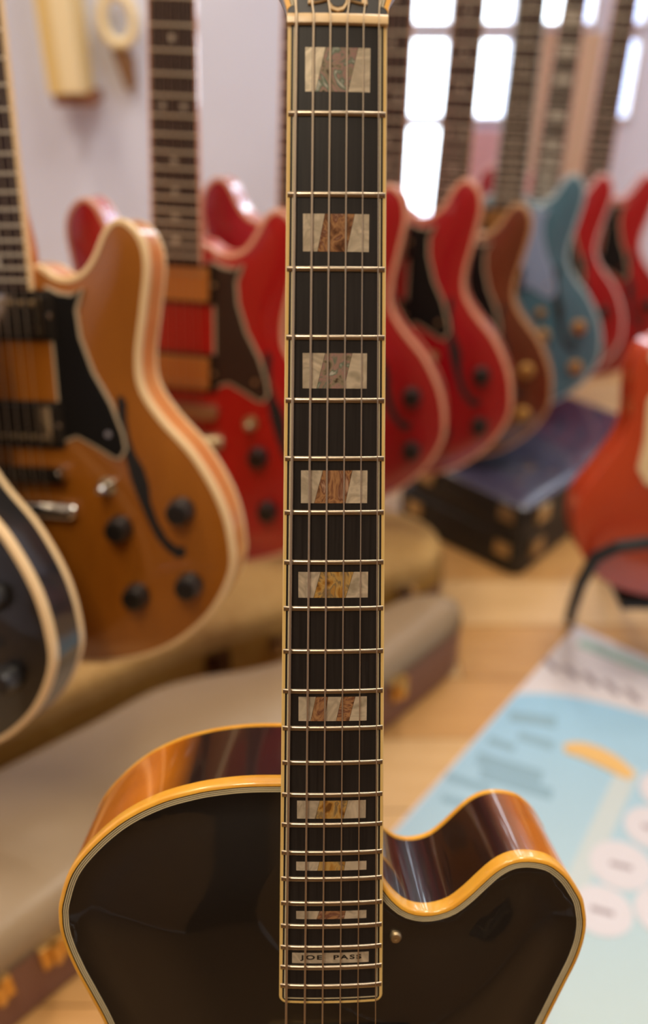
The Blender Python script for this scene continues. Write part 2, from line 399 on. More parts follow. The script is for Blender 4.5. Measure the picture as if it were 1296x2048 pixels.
# neck and fretboard
HN, HE = 0.0212, 0.0264                        # half widths at the nut and at the end
VE = fv(22) - 0.0100
def hw(v): return HN + (HE - HN) * (SL - v) / (SL - VE)
def crown(u): return -(u * u) / (2 * 0.305)
def nx_section(v, depth, half, w0):
    return [Vector((half * math.cos(a), -w0 + depth * math.sin(a), v)) for a in [math.pi * k / 14 for k in range(15)]]
nk = MB()
secs = [(SL + 0.004, 0.0135), (SL - 0.05, 0.0145), (0.45, 0.0155), (0.34, 0.017), (0.300, 0.030), (0.284, 0.060), (0.262, 0.078)]
nk.rings([nx_section(v, d, hw(min(v, SL)) - 0.0004, -0.0068) for v, d in secs])
nk.box((-0.021, 0.0068, VE + 0.004), (0.021, 0.0160, 0.275))
gpart('neck', nk, M['dark_wood_neck'], angle=60)
# fretboard slab: slightly curved face
def board(v0, v1, inset, h, thick, nu=12):
    mb = MB(); rr = []
    for v in (v0, v1):
        w = hw(v) - inset; top = [Vector((w * (2 * i / nu - 1), -(crown(w * (2 * i / nu - 1)) + h), v)) for i in range(nu + 1)]
        rr.append(top + [Vector((w, thick, v)), Vector((-w, thick, v))])
    return mb.rings(rr)
FB = gpart('fretboard', board(VE + 0.0014, SL, 0.0015, 0.0, 0.0068), M['ebony'])
def fpart(name, mb, m, label=None, **k): return gpart(name, mb, m, FB, label, **k)
fb = MB()
for s in (-1, 1):
    rr = []
    for v in (VE + 0.004, SL):
        w = hw(v); c = crown(w)
        rr.append([Vector((s * w, -(c - 0.0006), v)), Vector((s * (w - 0.0005), -(c + 0.00005), v)), Vector((s * (w - 0.0016), -(crown(w - .0016) + 0.00005), v)), Vector((s * (w - 0.0016), 0.0068, v)), Vector((s * w, 0.0068, v))])
    fb.rings(rr)
# rounded end of the binding
ce = []
we = hw(VE); N = 24
for inset in (0, 0.0016):
    w = we - inset; r = 0.004 - inset
    pl = [Vector((-w, VE + 0.004))] + [Vector((-w + r - r * math.cos(a), VE + inset + r - r * math.sin(a))) for a in [math.pi / 2 * k / 5 for k in range(6)]]
    pl += [Vector((-w + r + (2 * w - 2 * r) * k / N, VE + inset)) for k in range(1, N)]
    pl += [Vector((w - r + r * math.sin(a), VE + inset + r - r * math.cos(a))) for a in [math.pi / 2 * k / 5 for k in range(6)]] + [Vector((w, VE + 0.004))]
    ce.append(pl)
rr = [[Vector((p.x, 0.0068, p.y)) for p in ce[0]], [Vector((p.x, -(crown(p.x) - 0.0005), p.y)) for p in ce[0]], [Vector((p.x * 0.985, -(crown(p.x) + 0.00005), p.y + 0.0004)) for p in ce[0]], [Vector((p.x, -(crown(p.x) + 0.00005), p.y)) for p in ce[1]], [Vector((p.x, 0.0068, p.y)) for p in ce[1]]]
fb.rings(rr, False)
fpart('fretboard_binding', fb, M['binding_cream'], 'cream binding along both edges and the end')
wl = MB()
for s in (-1, 1):
    rr = []
    for v in (VE + 0.0036, SL):
        a, b = hw(v) - 0.0026, hw(v) - 0.0031
        rr.append([Vector((s * a, 0.001, v)), Vector((s * a, -(crown(a) + 0.00006), v)), Vector((s * b, -(crown(b) + 0.00006), v)), Vector((s * b, 0.001, v))])
    wl.rings(rr)
a = hw(VE + .0036) - 0.0026
wl.rings([[Vector((a * (2 * i / 12 - 1), 0.001, VE + z)) for i in range(13)] if h is None else [Vector((a * (2 * i / 12 - 1), -(crown(a * (2 * i / 12 - 1)) + h), VE + z)) for i in range(13)] for z, h in ((0.0029, None), (0.0029, 0.00006), (0.0034, 0.00006), (0.0034, None))], False)
fpart('purfling_line', wl, M['purfling_white'])
# frets
def fret_mesh(v):
    w = hw(v) - 0.0006; mb = MB(); rr = []; nu = 14
    prof = [(-0.00125, -0.0002), (-0.00118, 0.00045), (-0.0008, 0.0009), (0, 0.00112), (0.0008, 0.0009), (0.00118, 0.00045), (0.00125, -0.0002)]
    for i in range(nu + 1):
        u = w * (2 * i / nu - 1); e = 0.45 if i in (0, nu) else 1.0
        rr.append([Vector((u, -(crown(u) + h * e if h > 0 else crown(u) + h), v + z)) for z, h in prof])
    return mb.rings(rr)
for n in range(1, 23):
    fpart('fret', fret_mesh(fv(n)), M['fret_metal'], angle=60)
# block inlays: (fret, u0, u1, v_top, v_bottom, [slanted cuts (bottom, top)], abalone)
blocks = [
    (1, -13.7, 14.1, 619.9, 602.2, [(.16, .31), (.66, .81)], 'abalone_grey'),
    (3, -14.6, 14.5, 552.0, 536.0, [(.22, .33), (.66, .78)], 'abalone_copper'),
    (5, -14.7, 14.3, 492.0, 476.3, [(.22, .35), (.64, .77)], 'abalone_grey'),
    (7, -15.4, 15.2, 439.1, 423.9, [(.20, .33), (.67, .77)], 'abalone_copper'),
    (9, -16.6, 16.1, 391.4, 379.0, [(.22, .32), (.68, .79)], 'abalone_amber'),
    (12, -16.5, 16.3, 330.2, 318.0, [(.176, .254), (.38, .43), (.55, .63), (.74, .83)], 'abalone_copper'),
    (15, -17.2, 16.5, 277.0, 267.6, [(.26, .33), (.675, .74)], 'abalone_amber'),
    (17, -17.6, 17.2, 244.7, 240.0, [(.30, .33), (.68, .70)], 'abalone_amber'),
    (19, -17.6, 17.5, 218.0, 213.7, [(.29, .33), (.68, .705)], 'abalone_copper'),
    (21, -19.7, 19.0, 195.0, 189.3, [], None)]
def curved_plate(quad, h0=-0.0012, h1=0.00009, nu=10):
    """quad: bottom-left, bottom-right, top-right, top-left in (u, v)"""
    bl, br, tr, tl = quad; mb = MB(); rr = []
    for i in range(nu + 1):
        t = i / nu; b = (bl[0] + (br[0] - bl[0]) * t, bl[1]); p = (tl[0] + (tr[0] - tl[0]) * t, tl[1])
        rr.append([Vector((b[0], -(crown(b[0]) + h0), b[1])), Vector((b[0], -(crown(b[0]) + h1), b[1])), Vector((p[0], -(crown(p[0]) + h1), p[1])), Vector((p[0], -(crown(p[0]) + h0), p[1]))])
    return mb.rings(rr)
for n, u0, u1, vt, vb, cuts, ab in blocks:
    u0, u1, vt, vb = u0 * .001, u1 * .001, vt * .001, vb * .001; w = u1 - u0; g = 0.00008
    edges = [(0, 0)] + cuts + [(1, 1)]
    for i in range(len(edges) - 1):
        (b0, t0), (b1, t1) = edges[i], edges[i + 1]; g0 = g if i else 0; g1 = g if i < len(edges) - 2 else 0
        quad = ((u0 + b0 * w + g0, vb), (u0 + b1 * w - g1, vb), (u0 + t1 * w - g1, vt), (u0 + t0 * w + g0, vt))
        if i % 2 == 0: fpart('pearl_inlay', curved_plate(quad), M['pearl%d' % ((n + i) % 3)], angle=60)
        else: fpart('abalone_inlay', curved_plate(quad), M[ab], angle=60)
# lettering engraved on the last block
tx = bpy.data.curves.new('lettering', 'FONT'); tx.body = 'JOE  PASS'; tx.size = 0.0062; tx.align_x = 'CENTER'; tx.align_y = 'CENTER'
tx.space_character = 1.25; tx.extrude = 0.00006; tx.offset = 0.00018
to = bpy.data.objects.new('lettering_tmp', tx); COL.objects.link(to)
bpy_update()
tme = bpy.data.meshes.new_from_object(to.evaluated_get(bpy.context.evaluated_depsgraph_get()))
bpy.data.objects.remove(to)
xs = [v.co.x for v in tme.vertices]; sx = 0.0310 / (max(xs) - min(xs)); cxm = (max(xs) + min(xs)) / 2
ys = [v.co.y for v in tme.vertices]; sy = 0.0032 / (max(ys) - min(ys)); cym = (max(ys) + min(ys)) / 2
for v in tme.vertices:
    u = (v.co.x - cxm) * sx - 0.0002; vv = (v.co.y - cym) * sy + 0.1922
    v.co = (u, -(crown(u) + 0.00012 + v.co.z), vv + VB)
tme.materials.clear()
link('lettering', tme, M['black_plastic'], FB, label='dark engraved capitals on the last pearl block')

# nut
nt_ = MB(); rr = []
for u in [HN * 1.01 * (2 * i / 16 - 1) for i in range(17)]:
    c = crown(u)
    rr.append([Vector((u, 0.003, SL)), Vector((u, -(c + 0.0012), SL)), Vector((u, -(c + 0.0019), SL + 0.0005)), Vector((u, -(c + 0.0018), SL + 0.0032)), Vector((u, -(c + 0.0010), SL + 0.0044)), Vector((u, 0.003, SL + 0.0046))])
gpart('nut', nt_.rings(rr), M['bone'], angle=40)

# headstock: its face is tipped back 14 degrees; local plane coordinates (u, h)
TB = RAD(14)
H0 = Vector((0, 0.0004, SL + 0.0044))
def hp(u, h, w=0.0): return Vector((u, H0.y + h * math.sin(TB) - w * math.cos(TB), H0.z + h * math.cos(TB) + w * math.sin(TB)))
hs_r = [(21.3, 0), (21.5, 3), (22.3, 6), (23.3, 9), (25.2, 13), (31, 24), (37.5, 45), (37, 80), (39, 120), (43, 160), (40, 178), (28, 186), (12, 181), (0, 184)]
hs = spline([Vector((a * .001, b * .001)) for a, b in hs_r], 70, False)
hs_poly = orient_ccw([Vector((p.x, p.y)) for p in hs] + [Vector((-p.x, p.y)) for p in reversed(hs[:-1])])
def hplate(poly, w0, w1):
    n = len(poly); mb = MB(); _, _, tri, *_x = delaunay_2d_cdt([Vector((p[0], p[1])) for p in poly], [], [list(range(n))], 1, 1e-9)
    vs = [hp(p[0], p[1], w0) for p in poly] + [hp(p[0], p[1], w1) for p in poly]
    return mb.add(vs, [tuple(t) for t in tri] + [tuple(i + n for i in reversed(t)) for t in tri] + [(i, (i + 1) % n, (i + 1) % n + n, i + n) for i in range(n)])
def clip0(poly): return [Vector((p.x, max(p.y, 0.0))) for p in poly]
HS = gpart('headstock', hplate(clip0(offset(hs_poly, 0.0006)), -0.011, 0.0), M['lacquer_black'])
def hpart(name, mb, m, label=None): return gpart(name, mb, m, HS, label)
def hstrip(d0, d1, w0, w1):
    a, b = clip0(offset(hs_poly, d0)), clip0(offset(hs_poly, d1)); n = len(a); mb = MB()
    vs = [hp(p.x, p.y, w0) for p in a] + [hp(p.x, p.y, w1) for p in a] + [hp(p.x, p.y, w1) for p in b] + [hp(p.x, p.y, w0) for p in b]
    fs = [(i * n + j, i * n + (j + 1) % n, ((i + 1) % 4) * n + (j + 1) % n, ((i + 1) % 4) * n + j) for i in range(4) for j in range(n) if (hs_poly[j].y + hs_poly[(j + 1) % n].y) / 2 > 0.0004]
    return mb.add(vs, fs)
hpart('headstock_binding', hstrip(-0.0002, 0.0018, -0.0025, 0.0003), M['binding_amber'])
for d in (0.0024, 0.0034): hpart('purfling_line', hstrip(d, d + 0.0005, -0.001, 0.00012), M['purfling_white'])
tc_half = [(a, b + 0.5) for a, b in [(0, 0.4), (2.6, 1.2), (4.0, 3.2), (4.4, 5.4), (8, 4.4), (12.6, 3.5), (12.4, 6.5), (9, 11), (5, 17), (2.2, 24), (0, 27)]]
def tcover(s, c):
    pts = [(a * .001 * s, (b - c) * .001 * s + c * .001) for a, b in tc_half]
    return pts + [(-a, b) for a, b in reversed(pts[1:-1])]
TC = hpart('truss_rod_cover', hplate(tcover(1.0, 9.4), 0, 0.0012), M['bone'], 'bell-shaped truss rod cover with cream edge')
hpart('truss_rod_plate', hplate(tcover(0.80, 8.8), 0.0010, 0.0016), M['black_plastic'])
posts = []
for i in range(3):
    for s in (-1, 1):
        u, h = s * (0.0225 + 0.001 * i), 0.055 + 0.040 * i
        posts.append((s, i, u, h))
        t = MB().tube([hp(u, h, 0), hp(u, h, 0.001), hp(u, h, 0.0012), hp(u, h, 0.012)], [0.006, 0.006, 0.0032, 0.003], 14)
        hpart('tuner_post', t, M['gold'])
        b = MB().tube([hp(s * 0.036, h, -0.010), hp(s * 0.050, h, -0.010), hp(s * 0.0505, h, -0.010), hp(s * 0.062, h, -0.010)], [0.0025, 0.0025, 0.008, 0.0075], 10)
        hpart('tuner_button', b, M['gold'])

# strings: x at the nut and at the bridge side, radius
nut_u = [-17.4, -10.2, -3.1, 4.0, 10.9, 17.4]
end_u = [-22.6, -13.3, -4.4, 4.5, 13.4, 22.3]
radii = [0.62, 0.52, 0.42, 0.33, 0.28, 0.25]
TAIL = -0.115
for i in range(6):
    un, ue = nut_u[i] * .001, end_u[i] * .001; ve = 0.171
    u_at = lambda v: un + (ue - un) * (SL - v) / (SL - ve)
    s, j = ((-1, i) if i < 3 else (1, 5 - i))
    pu, ph = [(q[2], q[3]) for q in posts if q[0] == s and q[1] == j][0]
    r = radii[i] * .001
    pts = [hp(pu * 0.9, ph, 0.006), hp(pu * 0.9 * 0.5 + un * 0.5, ph * 0.5, 0.0035), Vector((un, -(crown(un) + 0.0018 + r), SL + 0.0030)), Vector((un, -(crown(un) + 0.0018 + r), SL + 0.0004))]
    for k in range(1, 11):
        v = SL * (1 - k / 10); uu = u_at(v); pts.append(Vector((uu, -(crown(un) + 0.0018 + 0.0042 * k / 10 + r), v)))
    pts.append(Vector((u_at(0) * 0.95, 0.004, TAIL)))
    gpart('string', MB().tube(pts, r, 8), M['string_wound'] if i < 4 else M['string_plain'], angle=70)

# hardware on the top
def top_h(u, v): return arch(edge_dist((u, v), body), u, v)
sc_u, sc_v = 0.0342, 0.1926
Tm = Matrix.Translation((sc_u, -(top_h(sc_u, sc_v)), sc_v))
scr = gpart('screw', MB().lathe([(0.0032, -0.001), (0.0032, 0.0008), (0.0024, 0.0018), (0.0010, 0.0020), (0.0008, 0.0014)], 18, Tm), M['brass_dull'])
def rrect(w, h, r, n=5):
    o = []
    for cx, cy, a0 in ((w - r, h - r, 0), (-w + r, h - r, 90), (-w + r, -h + r, 180), (w - r, -h + r, 270)):
        o += [(cx + r * math.cos(RAD(a0 + 90 * k / n)), cy + r * math.sin(RAD(a0 + 90 * k / n))) for k in range(n + 1)]
    return o
for pv, ph in ((0.1262, 0.0), (0.045, 0.004)):
    ring = gpart('pickup', prism([(a, b + pv) for a, b in rrect(0.044, 0.0215, 0.004)], -0.012, -0.004 + ph), M['black_plastic'])
    gpart('pickup_cover', prism([(a, b + pv) for a, b in rrect(0.034, 0.018, 0.003)], -0.006, 0.000 + ph), M['gold'], ring)
    for k in range(6):
        gpart('pole_screw', MB().lathe([(0.0022, 0), (0.0022, 0.0008), (0.0012, 0.001)], 10, Matrix.Translation((-0.0245 + 0.0098 * k, -ph, pv + 0.010))), M['brass_dull'], ring)
gpart('bridge', MB().box((-0.045, -0.0045, -0.006), (0.045, 0.007, 0.006)), M['gold'])
gpart('tailpiece', prism([(-.03, TAIL - .03), (.03, TAIL - .03), (.034, TAIL + .006), (-.034, TAIL + .006)], -0.006, -0.001), M['gold'])
gpart('tail_hanger', MB().tube([(0, 0.004, TAIL - .03), (0, 0.010, -0.17), (0, 0.018, -0.218), (0, 0.045, -0.222)], 0.005, 8), M['gold'])
for u, v in ((0.13, -0.05), (0.155, -0.10), (0.095, -0.09), (0.12, -0.14)):
    gpart('knob', MB().lathe([(0.0125, -0.001), (0.0125, 0.008), (0.0105, 0.014), (0.009, 0.0145)], 20, Matrix.Translation((u, -top_h(u, v), v))), M['black_plastic'])

# a stand under the guitar in front (below the frame)
GS = empty('guitar_stand', Matrix.Translation((0.0, 0.12, 0)))
tag(GS, 'black tubular stand under the archtop guitar in front', 'guitar stand')
base = FO + FR @ Vector((0, 0, -VB)) - Vector((0, 0.12, 0))
def at(u, y, v): return FO + FR @ Vector((u, y, v)) - Vector((0, 0.12, 0))
link('cradle', MB().tube([at(-0.10, -0.004, -0.215), at(-0.10, -0.006, -0.228), at(-0.10, 0.10, -0.228), at(0.10, 0.10, -0.228), at(0.10, -0.006, -0.228), at(0.10, -0.004, -0.215)], 0.007, 8).mesh('cradle'), M['black_rubber'], GS)
p0 = at(0, 0.10, -0.228)
link('post', MB().tube([p0, p0 + Vector((0, 0.05, 0.10)), p0 + Vector((0, 0.06, -0.02))], 0.009, 8).mesh('post'), M['black_rubber'], GS)
for dx, dy in ((-0.2, -0.16), (0.2, -0.16), (0, 0.16)):
    link('leg', MB().tube([p0 + Vector((0, 0.05, 0.02)), Vector((p0.x + dx * 0.6, p0.y + dy * 0.6, 0.035)), Vector((p0.x + dx, p0.y + dy, 0.009))], 0.008, 8).mesh('leg'), M['black_rubber'], GS)

# ------------------------------------------------------------------ the other guitars
CAM = Vector((0, 0, 0.9)); cP, sP = math.cos(RAD(PITCH)), math.sin(RAD(PITCH))
def pose(loc, lean, roll=0.0, yaw=0.0):
    return Matrix.Translation(loc) @ Matrix.Rotation(RAD(roll), 4, 'Y') @ Matrix.Rotation(RAD(-lean), 4, 'X') @ Matrix.Rotation(RAD(yaw), 4, 'Z')

es_half = [(70, -199), (130, -178), (175, -140), (200, -95), (202, -60), (192, -20), (168, 22), (138, 55), (121, 82), (119, 110), (126, 150), (132, 188), (129, 210), (119, 224), (108, 229), (99, 226), (91, 217), (81, 198), (70, 185), (56, 179), (42, 181), (30, 189)]
lp_r = [(60, -147), (115, -125), (150, -85), (165, -40), (160, 0), (140, 45), (119, 82), (115, 108), (124, 148), (122, 178), (106, 197), (86, 190), (66, 175), (46, 178), (32, 192)]
lp_l = [(-28, 204), (-60, 212), (-93, 201), (-107, 175), (-108, 140), (-106, 108), (-112, 78), (-134, 40), (-160, 0), (-165, -40), (-150, -85), (-115, -125), (-60, -147)]
def es_outline(): 
    r = [(0, -203)] + es_half + [(10, 192)]
    l = [(-a, b) for a, b in reversed(r[1:])]
    return orient_ccw(spline([Vector((a * .001, b * .001)) for a, b in r + l], 200))
def lp_outline():
    return orient_ccw(spline([Vector((a * .001, b * .001)) for a, b in [(0, -150)] + lp_r + lp_l], 180))
CACHE = {}
def cached(key, fn, **k):
    if key not in CACHE: CACHE[key] = fn().mesh(key.split('|')[0], **k)
    return CACHE[key]
BH = -0.020                                    # top plane behind the string line
FHALF = lambda v: 0.0215 + (0.0280 - 0.0215) * (SL - v) / (SL - 0.168)
def bg_board(v0, v1, wfun, h0, h1):
    rr = []
    for v in (v0, v1):
        w = wfun(v); rr.append([Vector((-w, -h0, v)), Vector((w, -h0, v)), Vector((w, -h1, v)), Vector((w * .5, -h1 - .0009, v)), Vector((0, -h1 - 0.0012, v)), Vector((-w * .5, -h1 - .0009, v)), Vector((-w, -h1, v))])
    return MB().rings(rr)
pg_es = [(36, 172), (49, 167), (61, 165.5), (73, 170), (66, 151), (68, 128), (78, 97), (93, 69), (103, 41), (105, 26), (98, 16), (90, 17), (76, 25), (56, 35), (46, 31), (40, 27), (39, 36), (38.5, 115), (37, 159)]
fh_es = [(98, 74), (102, 76), (106, 70), (105, 55), (107, 38), (112, 22), (120, 8), (124, -6), (125, -24), (131, -43), (139, -58), (148, -66), (157, -66), (157, -75), (149, -78), (138, -70), (128, -58), (120, -40), (113, -22), (107, -4), (103, 16), (100, 38), (98, 56)]

def make_guitar(name, label, mtx, top, side, bind, pguard, pg_edge, metal, knob, kind='es', board='rosewood', neckm=None, pick=None, dots=None, group=None, bound_neck=True, pick_trim=None):
    E_ = empty(name, mtx); tag(E_, label, 'guitar', group)
    ol = es_outline() if kind == 'es' else lp_outline()
    depth = 0.045 if kind == 'es' else 0.052
    dz = 0.203 if kind == 'es' else 0.150
    P = lambda nm, key, fn, m, par=None, mtx2=None, lab=None, **k: link(nm, cached(nm + '|' + kind + key, lambda: shift(fn(), dz), **k), m, par or E_, mtx2, lab)
    b0 = BH if kind == 'es' else -0.016
    bw = 0.0016 if bind else 0.0
    P('body_top', 'a', lambda: filled(offset(ol, 0.0042), 0.014, lambda d, u, v: b0 + 0.006 * min(d / 0.06, 1) ** 0.8 * (2 - min(d / 0.06, 1))), top, angle=80)
    if bind:
        P('binding', 'a', lambda: sweep(ol, [(0, b0 - 0.0075), (-0.0003, b0 - 0.0075), (-0.0003, b0 - 0.001), (0.0008, b0 + 0.0002), (0.0044, b0 + 0.0006), (0.0044, b0 - 0.001)]), bind)
        P('rim', 'a', lambda: sweep(ol, [(0, b0 - 0.0070), (0, b0 - depth + 0.0070)]), side)
        P('back_binding', 'a', lambda: sweep(ol, [(0, b0 - depth + 0.0075), (-0.0003, b0 - depth + 0.0075), (-0.0003, b0 - depth + 0.001), (0.0008, b0 - depth), (0.005, b0 - depth)]), bind)
    else:
        P('rim', 'b', lambda: sweep(ol, [(0.0044, b0), (0.0015, b0 - 0.0005), (0, b0 - 0.002), (0, b0 - depth + 0.002), (0.002, b0 - depth), (0.005, b0 - depth)]), side)
    P('back', 'a', lambda: filled(offset(ol, 0.002), 0.04, lambda d, u, v: b0 - depth + 0.0005), side)
    # neck
    def neck():
        rr = []
        for v, d in ((SL + 0.003, 0.013), (0.42, 0.0145), (0.27, 0.016), (0.235, 0.024), (0.205, 0.040), (0.17, 0.040)):
            w = FHALF(min(v, SL)) - 0.0005
            rr.append([Vector((w * math.cos(a), 0.0095 + d * math.sin(a), v)) for a in [math.pi * k / 10 for k in range(11)]])
        return MB().rings(rr)
    P('neck', 'a', neck, neckm or side, angle=60)
    fb_ = P('fretboard', 'a', lambda: bg_board(0.168, SL, FHALF, -0.0095, -0.0035), M[board])
    if bound_neck:
        def nb():
            mb = MB()
            for s in (-1, 1):
                mb.rings([[Vector((s * (FHALF(v) + 0.0002), 0.0095, v)), Vector((s * (FHALF(v) + 0.0002), 0.0032, v)), Vector((s * (FHALF(v) - 0.0018), 0.0032, v)), Vector((s * (FHALF(v) - 0.0018), 0.0095, v))] for v in (0.168, SL)])
            return mb
        P('fretboard_binding', 'a', nb, bind or M['cream_plastic'], fb_)
    for n in range(1, 23):
        v = fv(n)
        def frm(v=v):
            w = FHALF(v) - 0.001
            return MB().rings([[Vector((u, 0.0036 - (1 - (u / w) ** 2) * .0012 - h, v + z)) for z, h in ((-.0014, 0), (-.0008, .0010), (0.0008, .0010), (.0014, 0))] for u in [w * (2 * i / 6 - 1) for i in range(7)]])
        P('fret', 'f%d' % n, frm, fret_bg, fb_)
    for n in (3, 5, 7, 9, 12, 15, 17, 19, 21):
        vm = (fv(n) + fv(n - 1)) / 2
        for u in ((-0.0115, 0.0115) if n == 12 else (0,)):
            if dots == 'block':
                P('inlay', 'b%d%s' % (n, u), lambda: MB().box((-0.016, 0.0020, vm - 0.006), (0.016, 0.004, vm + 0.006)), M['inlay_dot'], fb_)
                break
            P('inlay', 'd%d%s' % (n, u), lambda: MB().lathe([(0.0034, -0.004), (0.0034, -0.0021)], 14, Matrix.Translation((u, 0, vm))), M['inlay_dot'], fb_)
    P('nut', 'a', lambda: MB().box((-0.0215, 0.0015, SL), (0.0215, 0.008, SL + 0.004)), M['bone'])
    def head():
        hl = [(21, 0), (24, 6), (33, 20), (36, 45), (38, 100), (43, 150), (36, 168), (20, 160), (0, 168)]
        sp_ = [Vector((a * .001, b * .001)) for a, b in hl]; poly = sp_ + [Vector((-p.x, p.y)) for p in reversed(sp_[:-1])]
        T = Matrix.Translation((0, 0.006, SL + 0.003)) @ Matrix.Rotation(RAD(-14), 4, 'X')
        mb = prism([(p.x, p.y) for p in poly], -0.014, 0.0); mb.v = [tuple(T @ Vector(q)) for q in mb.v]; return mb
    hd = P('headstock', 'a', head, M['black_plastic'])
    T = Matrix.Translation((0, 0.006, SL + 0.003)) @ Matrix.Rotation(RAD(-14), 4, 'X')
    for i in range(3):
        for s in (-1, 1):
            P('tuner', 't%d%d' % (i, s), lambda: (lambda m_: (setattr(m_, 'v', [tuple(T @ Vector(q)) for q in m_.v]), m_)[1])(MB().tube([(s * 0.034, 0.008, 0.04 + .04 * i), (s * 0.046, 0.008, 0.04 + .04 * i), (s * 0.047, 0.008, 0.04 + .04 * i), (s * 0.06, 0.008, 0.04 + .04 * i)], [.003, .003, .008, .007], 8)), metal, hd)
    # pickups, bridge, tailpiece
    bt = b0 + 0.005
    for nm, v in (('n', 0.146), ('b', 0.046)):
        pr = P('pickup', nm, lambda: prism([(a, b + v) for a, b in rrect(0.044, 0.0222, 0.004)], b0, bt + 0.0035), pick_trim or M['black_plastic'])
        P('pickup_cover', nm, lambda: prism([(a, b + v) for a, b in rrect(0.0345, 0.0182, 0.003)], b0 + .002, bt + 0.0085), pick or metal, pr)
        for k in range(6):
            P('pole_screw', nm + str(k), lambda: MB().lathe([(0.0026, -0.001), (0.0026, 0.0008), (0.0016, 0.0012)], 8, Matrix.Translation((-0.0255 + 0.0102 * k, -(bt + 0.0085), v + (0.011 if nm == 'n' else -0.011)))), M['brass_dull'], pr)
        for s in (-1, 1):
            P('mounting_screw', nm + str(s), lambda: MB().lathe([(0.0026, -0.001), (0.0026, 0.0008), (0.0014, 0.0012)], 8, Matrix.Translation((s * 0.0395, -(bt + 0.0035), v))), metal, pr)
    br = P('bridge', 'a', lambda: prism([(a, b) for a, b in rrect(0.044, 0.0075, 0.005)], -0.014, -0.002), metal)
    for s in (-1, 1):
        P('bridge_post', str(s), lambda: MB().lathe([(0.008, b0), (0.008, -0.012), (0.004, -0.012), (0.004, 0.000)], 14, Matrix.Translation((s * 0.037, 0, 0))), metal, br)
    tp = P('tailpiece', 'a', lambda: MB().tube([(-0.050, 0.0105, -0.036), (-0.044, 0.009, -0.036), (0.044, 0.009, -0.036), (0.050, 0.0105, -0.036)], [0.006, 0.0085, 0.0085, 0.006], 12), metal)
    for s in (-1, 1):
        P('tailpiece_stud', str(s), lambda: MB().lathe([(0.007, b0), (0.007, -0.004), (0.005, -0.002)], 14, Matrix.Translation((s * 0.044, 0, -0.036))), metal, tp)
    for i in range(6):
        un = (-0.0175 + 0.007 * i); ub = (-0.026 + 0.0104 * i)
        P('string', 's%d' % i, lambda: MB().tube([(un * .9, 0.004, SL + 0.03), (un, 0.0012, SL + 0.002), (ub, -0.002, 0.0), (ub, 0.007, -0.036)], 0.00055 - 0.00006 * i, 5), M['string_wound'])
    if kind == 'es':
        if pguard:
            pgm = P('pickguard', 'a', lambda: prism([(a * .001, b * .001) for a, b in pg_es], bt - 0.001, bt + 0.0022), pg_edge, lab='pale edge of the pickguard')
            def pin():
                pl = offset(orient_ccw([Vector((a * .001, b * .001)) for a, b in pg_es]), 0.0026)
                return prism([(p.x, p.y) for p in pl], bt + 0.001, bt + 0.0030)
            P('pickguard_face', 'a', pin, pguard, pgm)
            P('pickguard_screw', 'a', lambda: MB().lathe([(0.003, 0), (0.003, 0.001)], 12, Matrix.Translation((0.088, -(bt + 0.003), 0.040))), metal, pgm)
        for s in (-1, 1):
            P('f_hole', str(s), lambda: prism([(s * a * .001, b * .001) for a, b in fh_es], b0 + 0.0050, b0 + 0.0066), M['black_rubber'])
        spots = [(93, -51), (155, -30), (106, -119), (160, -104)]; tgl = (83, -10)
    else:
        if pguard:
            P('pickguard', 'l', lambda: prism([(a * .001, b * .001) for a, b in [(-40, 160), (-38, 30), (-55, 16), (-78, 18), (-92, 40), (-88, 80), (-90, 130), (-76, 160)]], bt - 0.001, bt + 0.003), pguard)
        spots = [(88, -2), (128, -20), (88, -62), (126, -78)]; tgl = (-85, 185)
    for i, (u, v) in enumerate(spots):
        k_ = P('knob', str(i), lambda: MB().lathe([(0.0130, b0), (0.0130, bt + 0.006), (0.0105, bt + 0.016), (0.0095, bt + 0.0165)], 18, Matrix.Translation((u * .001, 0, v * .001))), knob)
        P('knob_cap', str(i), lambda: MB().lathe([(0.0085, bt + 0.016), (0.0085, bt + 0.0172)], 16, Matrix.Translation((u * .001, 0, v * .001))), M['gold'] if knob == amber_knob else M['black_plastic'], k_)
    P('toggle_switch', 'a', lambda: MB().lathe([(0.009, b0), (0.009, bt + 0.003), (0.004, bt + 0.003), (0.003, bt + 0.010), (0.005, bt + 0.018), (0.003, bt + 0.022)], 14, Matrix.Translation((tgl[0] * .001, 0, tgl[1] * .001))), M['ivory'] if kind != 'es' else metal)
    return E_

def lacq(n, c, c2=None, sc_=(14, 14, 4), a=0.6, rough=0.3): return mat(n, c, rough, coat=1.0, noise=(sc_, c2 or c, a) if c2 else None, coat_rough=0.03)
nat_top = lacq('natural_maple_top', srgb(156, 92, 22), srgb(140, 78, 15), (20, 20, 3))
nat_side = lacq('natural_maple_side', srgb(226, 150, 82), srgb(206, 122, 58), (20, 20, 6))
red = lacq('cherry_red', srgb(172, 14, 16), srgb(150, 9, 13), (12, 12, 3))
red_deep = lacq('cherry_red_deep', srgb(160, 10, 24), srgb(136, 6, 18), (12, 12, 3))
red_side = lacq('cherry_side', srgb(186, 30, 28))
walnut = lacq('walnut_brown', srgb(104, 48, 26), srgb(74, 30, 16), (14, 14, 3))
walnut_side = lacq('walnut_side', srgb(124, 68, 34))
blue = lacq('pelham_blue', srgb(68, 106, 124))
orange = lacq('orange_red', srgb(186, 66, 32), srgb(170, 54, 26), (10, 10, 3))
black = M['lacquer_black']
cream_b = mat('cream_binding_wide', srgb(238, 206, 156), 0.35, coat=0.5)
rose_b = mat('aged_binding_rose', srgb(226, 164, 132), 0.35, coat=0.5)
grey_edge = mat('grey_edge', srgb(196, 178, 150), 0.45)
